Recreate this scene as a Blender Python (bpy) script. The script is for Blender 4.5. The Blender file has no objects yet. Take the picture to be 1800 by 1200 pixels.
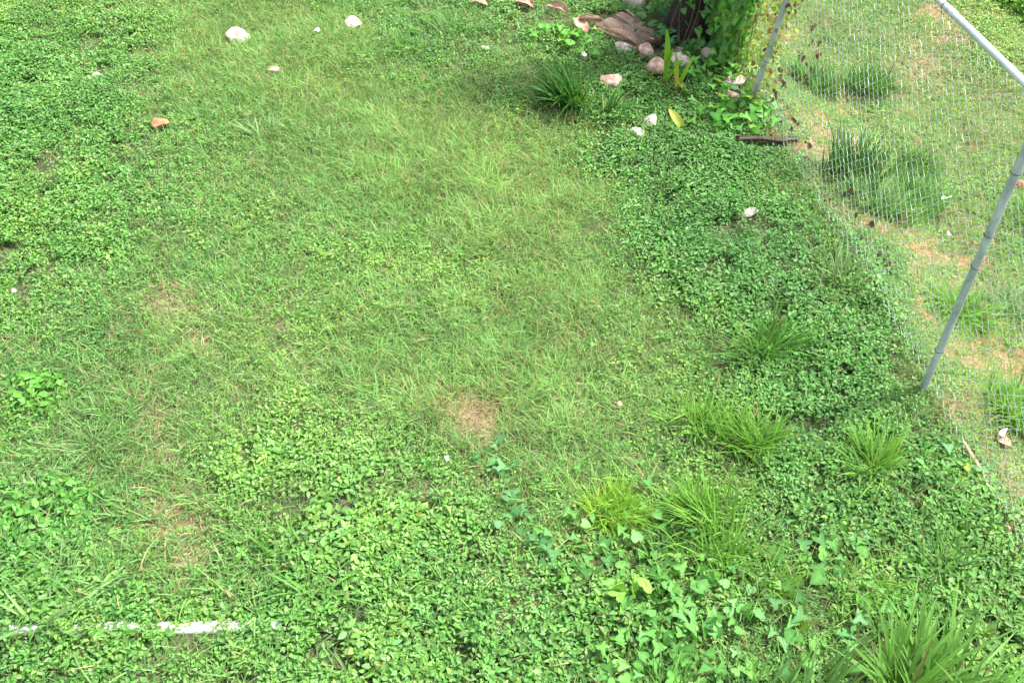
import bpy, math
import numpy as np

# ------------------------------------------------------------------ camera, sky, sun, exposure
S = bpy.context.scene
COL = S.collection
H = 3.4; TH = math.radians(50); F = 1600.0
cam = bpy.data.objects.new('camera', bpy.data.cameras.new('camera')); COL.objects.link(cam)
cam.location = (0, 0, H); cam.rotation_euler = (math.radians(40), 0, 0)
cam.data.sensor_width = 36; cam.data.lens = 32; cam.data.clip_end = 500; cam.data.clip_start = 0.05
S.camera = cam
SUN_EL, SUN_AZ = 56, 62          # azimuth clockwise from +Y
w = bpy.data.worlds.new('World'); S.world = w; w.use_nodes = True
nt = w.node_tree; sky = nt.nodes.new('ShaderNodeTexSky'); sky.sky_type = 'NISHITA'
sky.sun_disc = False; sky.sun_elevation = math.radians(SUN_EL); sky.sun_rotation = math.radians(SUN_AZ)
sky.dust_density = 3.0; sky.air_density = 1.0
hs = nt.nodes.new('ShaderNodeHueSaturation'); hs.inputs['Saturation'].default_value = .45
nt.links.new(sky.outputs[0], hs.inputs['Color']); nt.links.new(hs.outputs[0], nt.nodes['Background'].inputs[0]); nt.nodes['Background'].inputs[1].default_value = 0.15
sl = bpy.data.lights.new('sun', 'SUN'); sl.energy = 3.1; sl.angle = math.radians(7); sl.color = (1, .97, .9)
so = bpy.data.objects.new('sun', sl); COL.objects.link(so)
so.rotation_euler = (math.radians(90 - SUN_EL), 0, math.radians(180 - SUN_AZ)); so.location = (3, 4, 9)
S.view_settings.view_transform = 'Standard'; S.view_settings.look = 'None'
S.view_settings.exposure = 1.66; S.view_settings.gamma = 1
S.render.resolution_x = 1024; S.render.resolution_y = 682

rng = np.random.default_rng(7)
C50, S50 = math.cos(TH), math.sin(TH)

# ------------------------------------------------------------------ pixel <-> world
def ray(px, py):
    u = (px - 900) / F; v = (600 - py) / F
    return np.array([u, C50 + v * S50, -S50 + v * C50])
def project(x, y, z):
    rz = z - H; zc = y * C50 - rz * S50
    zc = np.maximum(zc, .05)
    return 900 + F * x / zc, 600 - F * (y * S50 + rz * C50) / zc

# ------------------------------------------------------------------ noise
def _hash(ix, iy, seed):
    h = (ix.astype(np.int64) * 374761393 + iy.astype(np.int64) * 668265263 + seed * 1442695041) & 0xffffffff
    h = ((h ^ (h >> 13)) * 1274126177) & 0xffffffff
    return ((h ^ (h >> 16)) & 0xffff) / 65535.0
def noise(x, y, scale, seed=0):
    x = np.asarray(x, float) * scale + 1000; y = np.asarray(y, float) * scale + 1000
    ix = np.floor(x); iy = np.floor(y); fx = x - ix; fy = y - iy
    fx = fx * fx * (3 - 2 * fx); fy = fy * fy * (3 - 2 * fy)
    a = _hash(ix, iy, seed); b = _hash(ix + 1, iy, seed); c = _hash(ix, iy + 1, seed); d = _hash(ix + 1, iy + 1, seed)
    return (a * (1 - fx) + b * fx) * (1 - fy) + (c * (1 - fx) + d * fx) * fy
def fbm(x, y, scale, seed=0):
    return .5 * noise(x, y, scale, seed) + .3 * noise(x, y, scale * 2.1, seed + 5) + .2 * noise(x, y, scale * 4.3, seed + 9)

# ------------------------------------------------------------------ terrain
A = np.array([1.50, 4.81]); B = np.array([1.91, 2.55])          # feet of the two fence posts
FL = np.linalg.norm(B - A); FU = (B - A) / FL; FN = np.array([-FU[1], FU[0]])   # FN points beyond the fence (+x)
def fence_side(x, y):
    return (x - A[0]) * FN[0] + (y - A[1]) * FN[1]
def ground(x, y):
    x = np.asarray(x, float); y = np.asarray(y, float)
    d = fence_side(x, y)
    t = np.clip((d - .05) / .9, 0, 1); t = t * t * (3 - 2 * t)
    z = -.30 * t + (fbm(x, y, .9, 3) - .5) * .09 + (noise(x, y, 4, 8) - .5) * .022
    return z
def on_ground(px, py, dz=0.0):
    r = ray(px, py); t = H / -r[2]
    for _ in range(12):
        p = np.array([0, 0, H]) + r * t
        t = (H - (float(ground(p[0], p[1])) + dz)) / -r[2]
    return np.array([0, 0, H]) + r * t

# ------------------------------------------------------------------ what grows where (rows of 100 photo pixels)
def grid(txt):
    return np.array([[float(c) for c in r.split()] for r in txt.strip().split('\n')])
GC = grid('''7 6 6 4 3 4 5 7 6 6 6 7 9 5 3 3 3 3 9
9 8 7 3 2 2 3 4 7 7 8 8 9 6 3 3 3 3 3
9 9 8 5 3 3 2 1 2 3 6 9 9 8 3 3 4 3 3
9 9 7 5 5 3 2 1 1 2 3 9 9 9 4 3 3 4 3
9 9 8 6 4 5 4 4 3 1 2 5 9 9 9 3 3 3 4
6 7 5 3 4 5 5 5 6 2 2 4 8 9 9 7 3 3 3
3 3 3 1 3 4 2 2 2 1 1 3 5 9 9 9 4 3 3
6 4 2 1 4 4 3 1 0 1 2 4 5 8 9 9 7 4 3
5 3 2 1 7 8 6 6 4 2 2 3 6 8 9 8 8 4 3
7 6 3 1 5 9 9 9 8 3 3 4 5 7 9 8 8 7 3
9 8 5 2 4 7 9 9 9 7 6 6 5 5 7 8 8 8 8
7 8 7 6 6 8 9 9 9 9 9 8 6 4 5 6 7 8 8
7 8 6 5 6 7 9 9 9 9 9 8 6 5 5 6 7 8 8''')
GG = grid('''3 3 3 5 6 5 4 3 4 3 2 1 0 3 5 5 6 3 1
1 1 2 6 8 8 7 5 3 2 2 1 1 3 5 5 5 5 4
1 1 3 5 6 7 8 9 8 5 2 1 1 2 5 5 5 6 6
1 1 3 4 5 6 8 9 9 8 5 1 1 1 4 5 5 6 6
1 1 3 4 6 5 6 6 7 9 8 4 1 1 2 5 5 5 6
3 3 5 6 6 5 5 5 5 8 8 6 2 1 1 3 5 5 5
6 6 7 7 6 6 8 8 8 9 9 7 5 1 1 1 4 4 5
4 6 7 6 6 6 7 8 8 9 8 6 5 2 1 1 3 5 4
5 7 7 6 4 3 4 4 6 7 7 6 4 2 1 2 3 4 4
3 4 6 6 5 2 1 1 2 6 6 5 4 3 1 2 2 3 4
2 3 5 6 5 3 1 1 1 2 3 4 4 4 3 2 2 2 3
3 3 4 4 4 2 1 1 1 1 1 2 3 4 4 3 3 2 2
3 3 4 4 4 2 1 1 1 1 1 2 3 4 4 3 3 2 2''')
GY = grid('''5 4 5 6 6 6 4 3 3 4 4 4 2 6 6 6 6 6 8
3 3 4 6 7 6 6 4 3 4 4 4 2 4 5 6 6 6 6
2 3 3 4 4 6 7 7 7 6 4 3 3 3 5 6 6 6 6
4 4 4 5 5 5 6 7 8 8 6 2 2 2 4 5 6 6 6
5 4 4 4 6 6 5 5 6 8 7 4 2 1 2 5 6 6 6
6 5 4 4 5 5 6 7 8 7 7 5 3 2 1 3 6 6 6
4 3 4 5 5 7 6 6 6 6 7 6 5 3 1 2 5 6 6
4 3 3 5 6 6 5 5 7 7 6 6 7 5 2 2 3 6 6
4 4 3 5 6 5 5 5 5 6 6 5 6 5 3 4 3 5 6
4 4 4 5 5 6 6 6 5 6 8 7 6 5 3 4 4 4 5
3 3 4 5 4 5 5 5 5 3 4 5 5 5 4 5 5 5 5
3 4 4 5 5 5 4 5 5 4 4 5 5 5 5 5 5 5 5
3 4 4 5 5 5 4 5 5 4 4 5 5 5 5 5 5 5 5''')
def look(G, px, py):
    gx = np.clip(px / 100, 0, 17.999); gy = np.clip(py / 100, 0, 11.999)
    ix = gx.astype(int); iy = gy.astype(int); fx = gx - ix; fy = gy - iy
    return ((G[iy, ix] * (1 - fx) + G[iy, ix + 1] * fx) * (1 - fy) + (G[iy + 1, ix] * (1 - fx) + G[iy + 1, ix + 1] * fx) * fy) / 9
def blobs(L, px, py):
    r = np.zeros(np.shape(px))
    for (cx, cy, rx, ry, k) in L:
        r = np.maximum(r, k * np.exp(-(((px - cx) / rx) ** 2 + ((py - cy) / ry) ** 2)))
    return r
WORN = [(285, 560, 55, 40, .8), (325, 622, 45, 12, 1.1), (265, 690, 30, 50, .5), (270, 780, 45, 55, .8), (300, 900, 50, 75, .8), (320, 1000, 50, 50, 1.0),
        (830, 708, 50, 34, 1.3), (868, 745, 26, 26, 1.3), (785, 680, 40, 20, .8), (1010, 615, 40, 16, .6),
        (480, 125, 26, 12, .6), (850, 850, 60, 40, .2), (900, 1050, 90, 60, .4), (500, 560, 30, 20, .3)]
ORANGE = [(1400, 30, 30, 20, .5), (1640, 40, 50, 16, .6), (1700, 330, 40, 12, .5), (1600, 480, 30, 20, .7), (1700, 700, 30, 30, .6), (1560, 455, 30, 20, .6), (1455, 195, 70, 22, 1), (1450, 248, 50, 18, 1), (1560, 400, 60, 20, .6), (1630, 435, 60, 20, 1.3), (1720, 470, 60, 18, 1.2), (1750, 600, 70, 30, 1.2),
          (1622, 530, 24, 34, 1.2), (1780, 650, 40, 24, 1), (1370, 230, 30, 16, .8), (1740, 260, 60, 12, .5), (1660, 370, 30, 14, .8), (1500, 205, 60, 20, .6)]
DRY = [(1600, 55, 130, 50, .8), (1760, 90, 60, 70, .8), (1710, 20, 60, 40, .8), (1770, 890, 60, 60, 1), (1740, 820, 24, 60, .6), (1400, 20, 60, 40, .6),
       (1450, 330, 40, 80, .6), (1500, 400, 50, 50, .5), (1680, 780, 30, 60, .5)]
CRAB = [(1230, 740, 60, 40, .8), (1340, 790, 80, 50, .8), (1250, 930, 90, 70, .9), (1510, 820, 90, 50, .8), (1640, 980, 90, 60, .8), (1090, 900, 90, 60, .8), (1340, 620, 80, 50, .7), (1560, 1090, 200, 60, .7), (450, 200, 110, 60, 1), (560, 240, 60, 40, .8), (640, 330, 80, 40, .7), (720, 370, 90, 40, .8), (800, 430, 60, 40, .9), (170, 750, 100, 70, .9),
        (350, 960, 50, 60, .5), (500, 990, 110, 60, 1), (150, 1060, 160, 60, 1), (320, 1080, 90, 50, .9), (700, 100, 90, 50, .9), (800, 40, 60, 40, .8), (650, 600, 60, 40, .5), (940, 60, 60, 40, .6),
        (60, 900, 60, 60, .7), (600, 500, 100, 50, .4), (820, 600, 60, 40, .4), (380, 60, 60, 60, .3), (1350, 820, 80, 60, .3), (300, 800, 60, 100, .35), (1450, 1050, 160, 80, .6), (1650, 560, 100, 40, .4), (1480, 460, 60, 80, .6), (1010, 90, 80, 40, .5)]

def in_view_margin(px, py, z=None):
    return (px > -260) & (px < 2060) & (py > -230) & (py < 1330)
def scatter(per_m2, dens, seed):
    """uniform random spots thinned by a density function; thinner far outside the view"""
    r = np.random.default_rng(seed)
    x0, x1, y0, y1 = -5.6, 6.2, .55, 9.5
    n = int((x1 - x0) * (y1 - y0) * per_m2)
    x = r.uniform(x0, x1, n); y = r.uniform(y0, y1, n)
    px, py = project(x, y, 0 * x)
    jx = (noise(x, y, 3.1, 11) - .5) * 90; jy = (noise(x, y, 3.1, 12) - .5) * 90
    d = dens(px + jx, py + jy, x, y) * np.where(in_view_margin(px, py), 1, .22)
    k = r.random(n) < d
    return x[k], y[k], (px + jx)[k], (py + jy)[k]

# ------------------------------------------------------------------ mesh building
def np_mesh(name, V, faces, cols=None, smooth=True):
    """faces: list of (M,k) index arrays"""
    me = bpy.data.meshes.new(name)
    nl = sum(f.size for f in faces); npoly = sum(len(f) for f in faces)
    me.vertices.add(len(V)); me.vertices.foreach_set('co', np.ascontiguousarray(V, np.float32).ravel())
    me.loops.add(nl); me.loops.foreach_set('vertex_index', np.concatenate([f.ravel() for f in faces]).astype(np.int32))
    me.polygons.add(npoly)
    st = []; o = 0
    for f in faces:
        st.append(o + np.arange(len(f)) * f.shape[1]); o += f.size
    me.polygons.foreach_set('loop_start', np.concatenate(st).astype(np.int32))
    if smooth: me.polygons.foreach_set('use_smooth', np.ones(npoly, bool))
    me.update(calc_edges=True)
    if cols is not None:
        a = me.color_attributes.new('tint', 'FLOAT_COLOR', 'POINT')
        c = np.ones((len(V), 4), np.float32); c[:, :3] = cols
        a.data.foreach_set('color', c.ravel())
    return me
class Bag:
    def __init__(s): s.V = []; s.F = {}; s.C = []; s.n = 0
    def add(s, V, faces, cols):
        s.V.append(V); s.C.append(cols)
        for f in faces:
            if len(f): s.F.setdefault(f.shape[1], []).append(f + s.n)
        s.n += len(V)
    def mesh(s, name, smooth=True):
        return np_mesh(name, np.concatenate(s.V), [np.concatenate(v) for v in s.F.values()], np.concatenate(s.C), smooth)
def link(name, me, mat, parent=None, loc=None):
    o = bpy.data.objects.new(name, me); COL.objects.link(o)
    if mat and not me.materials: me.materials.append(mat)
    if parent: o.parent = parent
    if loc is not None: o.location = loc
    return o
def tag(o, label=None, cat=None, group=None, kind=None):
    if label: o['label'] = label
    if cat: o['category'] = cat
    if group: o['group'] = group
    if kind: o['kind'] = kind
    return o
def thing(name, loc, label, cat, group=None):
    o = bpy.data.objects.new(name, None); COL.objects.link(o); o.location = loc
    o.empty_display_size = .05
    return tag(o, label, cat, group)

def norm(v): return v / np.maximum(np.linalg.norm(v, axis=-1, keepdims=True), 1e-9)
def frames(f, n):
    f = norm(f); s = norm(np.cross(f, n)); n = np.cross(s, f)
    return np.stack([s, f, n], axis=2)            # columns: side, forward, normal
def place(T, faces, P, R, sc, cols, shade=None):
    """copies of template T at P"""
    N = len(P); sc = np.asarray(sc)
    if sc.ndim == 1: sc = np.repeat(sc[:, None], 3, 1)
    V = np.einsum('nij,nvj->nvi', R, T[None] * sc[:, None, :]) + P[:, None, :]
    off = (np.arange(N) * len(T))[:, None, None]
    Fs = [(np.array(f)[None] + off).reshape(-1, len(f[0])) for f in faces if len(f)]
    c = np.repeat(cols[:, None, :], len(T), 1)
    if shade is not None: c = c * shade[None, :, None]
    return V.reshape(-1, 3), Fs, c.reshape(-1, 3)
# ovate leaf, folded along its midrib, tip drooping
def leaf_T(w=.27, fold=.10, droop=.12, base=.30):
    t = np.array([0, base, .65, 1.0]); z = -droop * t ** 2
    V = [(0, t[i], z[i]) for i in range(4)]
    V += [(-w, t[1], z[1] + fold), (-w * .8, t[2], z[2] + fold * .8), (w, t[1], z[1] + fold), (w * .8, t[2], z[2] + fold * .8)]
    tri = [(0, 1, 4), (2, 3, 5), (0, 6, 1), (2, 7, 3)]; quad = [(1, 2, 5, 4), (1, 6, 7, 2)]
    return np.array(V, float), (tri, quad)
# arrow / heart shaped leaf of a creeping vine
def lobed_T(kind=0):
    if kind == 0: out = [(.16, -.20), (.40, -.26), (.50, -.10), (.40, .12), (.26, .34), (.15, .62), (0, .95)]
    elif kind == 1: out = [(.12, -.14), (.34, -.28), (.56, -.16), (.36, .06), (.24, .24), (.17, .52), (0, .95)]
    else: out = [(.16, -.16), (.38, -.12), (.50, .10), (.46, .34), (.30, .62), (.12, .80), (0, .92)]
    mid = [(0, 0), (0, .2), (0, .5)]
    V = [(x, y, -.10 * y * y) for x, y in mid]
    R = [(x, y, -.10 * y * y + .22 * x - .25 * x * x) for x, y in out]
    L = [(-x, y, z) for x, y, z in R[:-1]]
    V += R + L            # 0-2 mid, 3..9 right (9 tip), 10..15 left
    tri = []
    for s in (0, 1):
        o = [3, 4, 5, 6, 7, 8, 9] if s == 0 else [10, 11, 12, 13, 14, 15, 9]
        q = [(0, o[0], o[1]), (0, o[1], o[2]), (0, o[2], 1), (1, o[2], o[3]), (1, o[3], 2), (2, o[3], o[4]), (2, o[4], o[5]), (2, o[5], o[6])]
        tri += [(a, c, b) if s else (a, b, c) for a, b, c in q]
    return np.array(V, float), (tri,)
def blades(P, az, L, W, tilt, curve, cols, nseg=3, fold=0.0, twist=None, tipc=None, droop=0):
    """arching grass blades; tilt = angle from upright at the base, curve = further bend to the tip"""
    N = len(P); K = nseg
    t = np.linspace(0, 1, K + 1)
    ang = tilt[:, None] + curve[:, None] * ((t[1:] + t[:-1]) / 2)[None]
    step = (L / K)[:, None]
    hor = np.concatenate([np.zeros((N, 1)), np.cumsum(np.sin(ang) * step, 1)], 1)
    ver = np.concatenate([np.zeros((N, 1)), np.cumsum(np.cos(ang) * step, 1)], 1)
    d = np.stack([np.cos(az), np.sin(az), 0 * az], 1); s = np.stack([-np.sin(az), np.cos(az), 0 * az], 1)
    if twist is not None:
        s = norm(s * np.cos(twist)[:, None] + np.array([0, 0, 1.]) * np.sin(twist)[:, None])
    mid = P[:, None] + d[:, None] * hor[..., None] + np.array([0, 0, 1.]) * ver[..., None]
    prof = np.interp(t, [0, .3, .65, 1], [.62, 1, .78, .0])
    wv = s[:, None] * (W[:, None] * prof[None] * .5)[..., None]
    l = mid - wv; r = mid + wv
    if tipc is None: tipc = cols
    if fold:
        l = l + np.array([0, 0, fold]) * (W[:, None] * prof)[..., None]; r = r + np.array([0, 0, fold]) * (W[:, None] * prof)[..., None]
        V = np.stack([l[:, :K], mid[:, :K], r[:, :K]], 2).reshape(N, -1, 3); V = np.concatenate([V, mid[:, K:]], 1)
        q = []
        for i in range(K - 1):
            a = 3 * i; q += [(a, a + 1, a + 4, a + 3), (a + 1, a + 2, a + 5, a + 4)]
        a = 3 * (K - 1); tr = [(a, a + 1, 3 * K), (a + 1, a + 2, 3 * K)]; rep = 3
    else:
        V = np.stack([l[:, :K], r[:, :K]], 2).reshape(N, -1, 3); V = np.concatenate([V, mid[:, K:]], 1)
        q = [(2 * i, 2 * i + 1, 2 * i + 3, 2 * i + 2) for i in range(K - 1)]
        a = 2 * (K - 1); tr = [(a, a + 1, 2 * K)]; rep = 2
    tt = np.concatenate([np.repeat(t[:K], rep), [1.0]])
    c = cols[:, None] * (1 - tt)[None, :, None] + tipc[:, None] * tt[None, :, None]
    nv = V.shape[1]; off = (np.arange(N) * nv)[:, None, None]
    Fs = [(np.array(tr)[None] + off).reshape(-1, 3)]
    if q: Fs.append((np.array(q)[None] + off).reshape(-1, 4))
    return V.reshape(-1, 3), Fs, c.reshape(-1, 3)
def tube(pts, rad, sides=8, cap=True, col=(.5, .5, .5)):
    pts = np.array(pts, float); n = len(pts); rad = np.broadcast_to(rad, (n,))
    T = norm(np.gradient(pts, axis=0)); up = np.array([0, 0, 1.]) if abs(T[0][2]) < .9 else np.array([1., 0, 0])
    V = []
    for i in range(n):
        s = norm(np.cross(T[i], up)); q = np.cross(s, T[i])
        a = np.linspace(0, 2 * math.pi, sides, endpoint=False)
        V.append(pts[i] + rad[i] * (np.cos(a)[:, None] * s + np.sin(a)[:, None] * q))
    V = np.concatenate(V); q = []
    for i in range(n - 1):
        for j in range(sides):
            k = (j + 1) % sides; q.append((i * sides + j, i * sides + k, (i + 1) * sides + k, (i + 1) * sides + j))
    tri = []
    if cap:
        V = np.concatenate([V, pts[:1], pts[-1:]]); m = n * sides
        for j in range(sides):
            k = (j + 1) % sides; tri.append((m, k, j)); tri.append((m + 1, (n - 1) * sides + j, (n - 1) * sides + k))
    Fs = [np.array(q)] + ([np.array(tri)] if tri else [])
    return V, Fs, np.tile(np.array(col, float), (len(V), 1))

# ------------------------------------------------------------------ materials
def mat_base(name):
    m = bpy.data.materials.new(name); m.use_nodes = True
    return m, m.node_tree, m.node_tree.nodes['Principled BSDF']
def leaf_mat(name, rough=.5, spec=.45, trans=.28, var=.25):
    m, t, b = mat_base(name)
    a = t.nodes.new('ShaderNodeAttribute'); a.attribute_name = 'tint'
    tc = t.nodes.new('ShaderNodeTexCoord'); nz = t.nodes.new('ShaderNodeTexNoise'); nz.inputs['Scale'].default_value = 90
    nz.inputs['Detail'].default_value = 2
    t.links.new(tc.outputs['Object'], nz.inputs['Vector'])
    mr = t.nodes.new('ShaderNodeMapRange'); mr.inputs[3].default_value = 1 - var; mr.inputs[4].default_value = 1 + var
    t.links.new(nz.outputs[0], mr.inputs[0])
    mx = t.nodes.new('ShaderNodeVectorMath'); mx.operation = 'SCALE'
    t.links.new(a.outputs['Color'], mx.inputs[0]); t.links.new(mr.outputs[0], mx.inputs['Scale'])
    t.links.new(mx.outputs[0], b.inputs['Base Color'])
    b.inputs['Roughness'].default_value = rough; b.inputs['Specular IOR Level'].default_value = spec
    tr = t.nodes.new('ShaderNodeBsdfTranslucent')
    mm = t.nodes.new('ShaderNodeVectorMath'); mm.operation = 'MULTIPLY'; mm.inputs[1].default_value = (1.5, 1.35, .7)
    t.links.new(mx.outputs[0], mm.inputs[0]); t.links.new(mm.outputs[0], tr.inputs[0])
    ms = t.nodes.new('ShaderNodeMixShader'); ms.inputs[0].default_value = trans
    t.links.new(b.outputs[0], ms.inputs[1]); t.links.new(tr.outputs[0], ms.inputs[2])
    t.links.new(ms.outputs[0], t.nodes['Material Output'].inputs[0])
    return m
M_leaf = leaf_mat('leaf', .5, .35); M_grass = leaf_mat('grass_blade', .6, .25, .35); M_vine = leaf_mat('vine_leaf', .5, .25, .3, .25)
M_dry = leaf_mat('dry_plant', .85, .15, .12, .3)
def noise_mat(name, cols, scale=6, rough=.85, bump=.4, detail=8, stretch=(1, 1, 1), spec=.3, metallic=0, pos=None, dist=.01, bscale=None):
    m, t, b = mat_base(name)
    tc = t.nodes.new('ShaderNodeTexCoord'); mp = t.nodes.new('ShaderNodeMapping'); mp.inputs['Scale'].default_value = stretch
    t.links.new(tc.outputs['Object'], mp.inputs[0])
    nz = t.nodes.new('ShaderNodeTexNoise'); nz.inputs['Scale'].default_value = scale; nz.inputs['Detail'].default_value = detail
    nz.inputs['Roughness'].default_value = .65
    t.links.new(mp.outputs[0], nz.inputs['Vector'])
    cr = t.nodes.new('ShaderNodeValToRGB'); e = cr.color_ramp.elements
    n = len(cols); ps = pos or [.3 + .4 * i / (n - 1) for i in range(n)]
    e[0].position = ps[0]; e[0].color = (*cols[0], 1); e[1].position = ps[-1]; e[1].color = (*cols[-1], 1)
    for i in range(1, n - 1):
        x = e.new(ps[i]); x.color = (*cols[i], 1)
    t.links.new(nz.outputs[0], cr.inputs[0]); t.links.new(cr.outputs[0], b.inputs['Base Color'])
    nb = t.nodes.new('ShaderNodeTexNoise'); nb.inputs['Scale'].default_value = bscale or scale * 3; nb.inputs['Detail'].default_value = 6
    t.links.new(mp.outputs[0], nb.inputs['Vector'])
    bp = t.nodes.new('ShaderNodeBump'); bp.inputs['Strength'].default_value = bump; bp.inputs['Distance'].default_value = dist
    t.links.new(nb.outputs[0], bp.inputs['Height']); t.links.new(bp.outputs[0], b.inputs['Normal'])
    b.inputs['Roughness'].default_value = rough; b.inputs['Specular IOR Level'].default_value = spec; b.inputs['Metallic'].default_value = metallic
    return m
M_ston_w = noise_mat('pale_stone', [(.20, .14, .10), (.48, .40, .33), (.66, .62, .56)], 26, .85, .7, pos=[.34, .48, .62])
M_ston_p = noise_mat('pink_stone', [(.22, .12, .08), (.42, .28, .21), (.58, .48, .41)], 24, .8, .5, pos=[.32, .5, .66])
M_ston_g = noise_mat('dusty_stone', [(.20, .16, .12), (.42, .35, .28), (.52, .46, .39)], 12, .9, .6)
M_brick = noise_mat('orange_rock', [(.13, .055, .03), (.30, .15, .075), (.40, .23, .12)], 20, .9, .8)
M_wood = noise_mat('weathered_wood', [(.035, .028, .022), (.13, .105, .085), (.24, .20, .165)], 10, .9, .8, stretch=(1, 14, 14))
M_board = noise_mat('old_board', [(.075, .048, .036), (.19, .135, .10), (.31, .235, .18)], 7, .9, .8, stretch=(1.2, 16, 10), dist=.015)
M_shade_bark = noise_mat('shade_dark_bark', [(.008, .006, .005), (.02, .015, .012), (.045, .035, .03)], 8, .95, 1, stretch=(3, 3, .6), dist=.03)  # near-black tone carries the shade of the cavity by the fence
M_husk = noise_mat('dead_leaf', [(.16, .085, .055), (.34, .21, .14), (.50, .36, .25)], 16, .75, .5, stretch=(1, 1, 1))
M_galv = noise_mat('galvanised_steel', [(.24, .27, .29), (.40, .44, .46), (.58, .62, .64)], 22, .5, .25, metallic=.35, spec=.5, stretch=(1, 1, .5), dist=.002)
M_rail = noise_mat('bright_galvanised_steel', [(.38, .42, .42), (.50, .54, .54), (.60, .63, .62)], 18, .42, .15, metallic=.35, spec=.5, dist=.002)
M_wire = noise_mat('fence_wire', [(.26, .34, .26), (.46, .56, .46), (.60, .68, .60)], 30, .75, .1, metallic=0, spec=.3, dist=.001)
M_darkwire = noise_mat('tie_wire', [(.03, .035, .04), (.08, .09, .1)], 30, .6, .1)
M_pipe = noise_mat('white_pipe', [(.30, .25, .18), (.72, .70, .66), (.84, .84, .83)], 16, .4, .1, pos=[.25, .42, .6], dist=.002)
M_paper = noise_mat('white_plastic', [(.75, .77, .8), (.88, .9, .92)], 20, .5, .2)
# soil: brown, orange and mossy, from the ground's own map
m, t, b = mat_base('soil'); M_soil = m
a = t.nodes.new('ShaderNodeAttribute'); a.attribute_name = 'tint'
tc = t.nodes.new('ShaderNodeTexCoord'); nz = t.nodes.new('ShaderNodeTexNoise'); nz.inputs['Scale'].default_value = 38; nz.inputs['Detail'].default_value = 10; nz.inputs['Roughness'].default_value = .7
t.links.new(tc.outputs['Object'], nz.inputs['Vector'])
mr = t.nodes.new('ShaderNodeMapRange'); mr.inputs[1].default_value = .3; mr.inputs[2].default_value = .7; mr.inputs[3].default_value = .45; mr.inputs[4].default_value = 1.5
t.links.new(nz.outputs[0], mr.inputs[0]); mx = t.nodes.new('ShaderNodeVectorMath'); mx.operation = 'SCALE'
t.links.new(a.outputs['Color'], mx.inputs[0]); t.links.new(mr.outputs[0], mx.inputs['Scale']); t.links.new(mx.outputs[0], b.inputs['Base Color'])
bp = t.nodes.new('ShaderNodeBump'); bp.inputs['Strength'].default_value = 1; bp.inputs['Distance'].default_value = .02
t.links.new(nz.outputs[0], bp.inputs['Height']); t.links.new(bp.outputs[0], b.inputs['Normal']); b.inputs['Roughness'].default_value = .95

# ------------------------------------------------------------------ ground: one sheet to the horizon, fine where it is seen
def axis(lo, hi, a, b, step, big):
    mid = np.arange(a, b + 1e-6, step)
    l = a - np.geomspace(step, a - lo, big)[::-1]; r = b + np.geomspace(step, hi - b, big)
    return np.concatenate([l, mid, r])
gx = axis(-120, 120, -5.5, 6, .03, 26); gy = axis(-60, 160, .3, 9.5, .03, 26)
X, Y = np.meshgrid(gx, gy); x = X.ravel(); y = Y.ravel()
z = ground(x, y); px, py = project(x, y, z)
jx = (noise(x, y, 3.1, 11) - .5) * 90; jy = (noise(x, y, 3.1, 12) - .5) * 90
z = z + (noise(x, y, 22, 31) - .5) * .018
fs = fence_side(x, y)
behind = (y < .3)
orange = np.clip(.45 + 1.3 * noise(x, y, 6, 67), 0, 1) * np.clip(blobs(ORANGE, px + jx * .4, py + jy * .4), 0, 1); orange[behind] = 0
worn = np.clip(blobs(WORN, px + jx * .4, py + jy * .4) + .4 * blobs(DRY, px, py), 0, 1) * np.clip(.25 + 1.3 * noise(x, y, 7, 66), 0, 1); worn[behind] = 0
n1 = fbm(x, y, 5, 21)[:, None]
moss = np.array([.050, .080, .026]); dark = np.array([.070, .052, .032]); straw = np.array([.29, .245, .135]); ora = np.array([.36, .155, .075])
lawn = look(GG, px, py)[:, None] ** 1.5; c = (moss * (1 - n1) + dark * n1) * (1 - lawn) + lawn * (np.array([.12, .17, .06]) * (1 - n1) + np.array([.15, .135, .07]) * n1)
bey = np.clip(fs / .2, 0, 1)[:, None]
c = c * (1 - bey) + bey * (np.array([.22, .135, .07]) * n1 + np.array([.09, .15, .04]) * (1 - n1))
c = c * (1 - worn[:, None]) + straw * worn[:, None]
c = c * (1 - orange[:, None]) + ora * orange[:, None]
bare = np.clip(1.3 * blobs([(828, 708, 60, 38, 1), (868, 745, 26, 28, 1)], px + jx * .3, py + jy * .3), 0, 1)[:, None] * (~behind)[:, None]
c = c * (1 - bare) + bare * (np.array([.21, .155, .085]) * (.6 + .8 * noise(x, y, 30, 5)[:, None]))
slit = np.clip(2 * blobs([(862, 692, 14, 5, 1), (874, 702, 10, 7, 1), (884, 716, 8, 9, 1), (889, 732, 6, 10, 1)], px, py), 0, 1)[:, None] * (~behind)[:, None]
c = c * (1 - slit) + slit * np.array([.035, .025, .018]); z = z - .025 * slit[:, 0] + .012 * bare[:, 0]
nx, ny = len(gx), len(gy)
i = (np.arange(ny - 1)[:, None] * nx + np.arange(nx - 1)[None]).ravel()
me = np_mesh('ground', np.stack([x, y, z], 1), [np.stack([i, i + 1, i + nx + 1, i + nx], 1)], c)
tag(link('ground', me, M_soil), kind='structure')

# spots kept free of plants: (world x, y, radius)
KEEP = []
def keep_at(px, py, r):
    p = on_ground(px, py); KEEP.append((p[0], p[1], r))
def keep_clear(x, y, soft=1.0):
    k = np.ones(len(x))
    for (a, b, r) in KEEP:
        k = np.where((x - a) ** 2 + (y - b) ** 2 < (r * soft) ** 2, 0.0, k)
    return k

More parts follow.
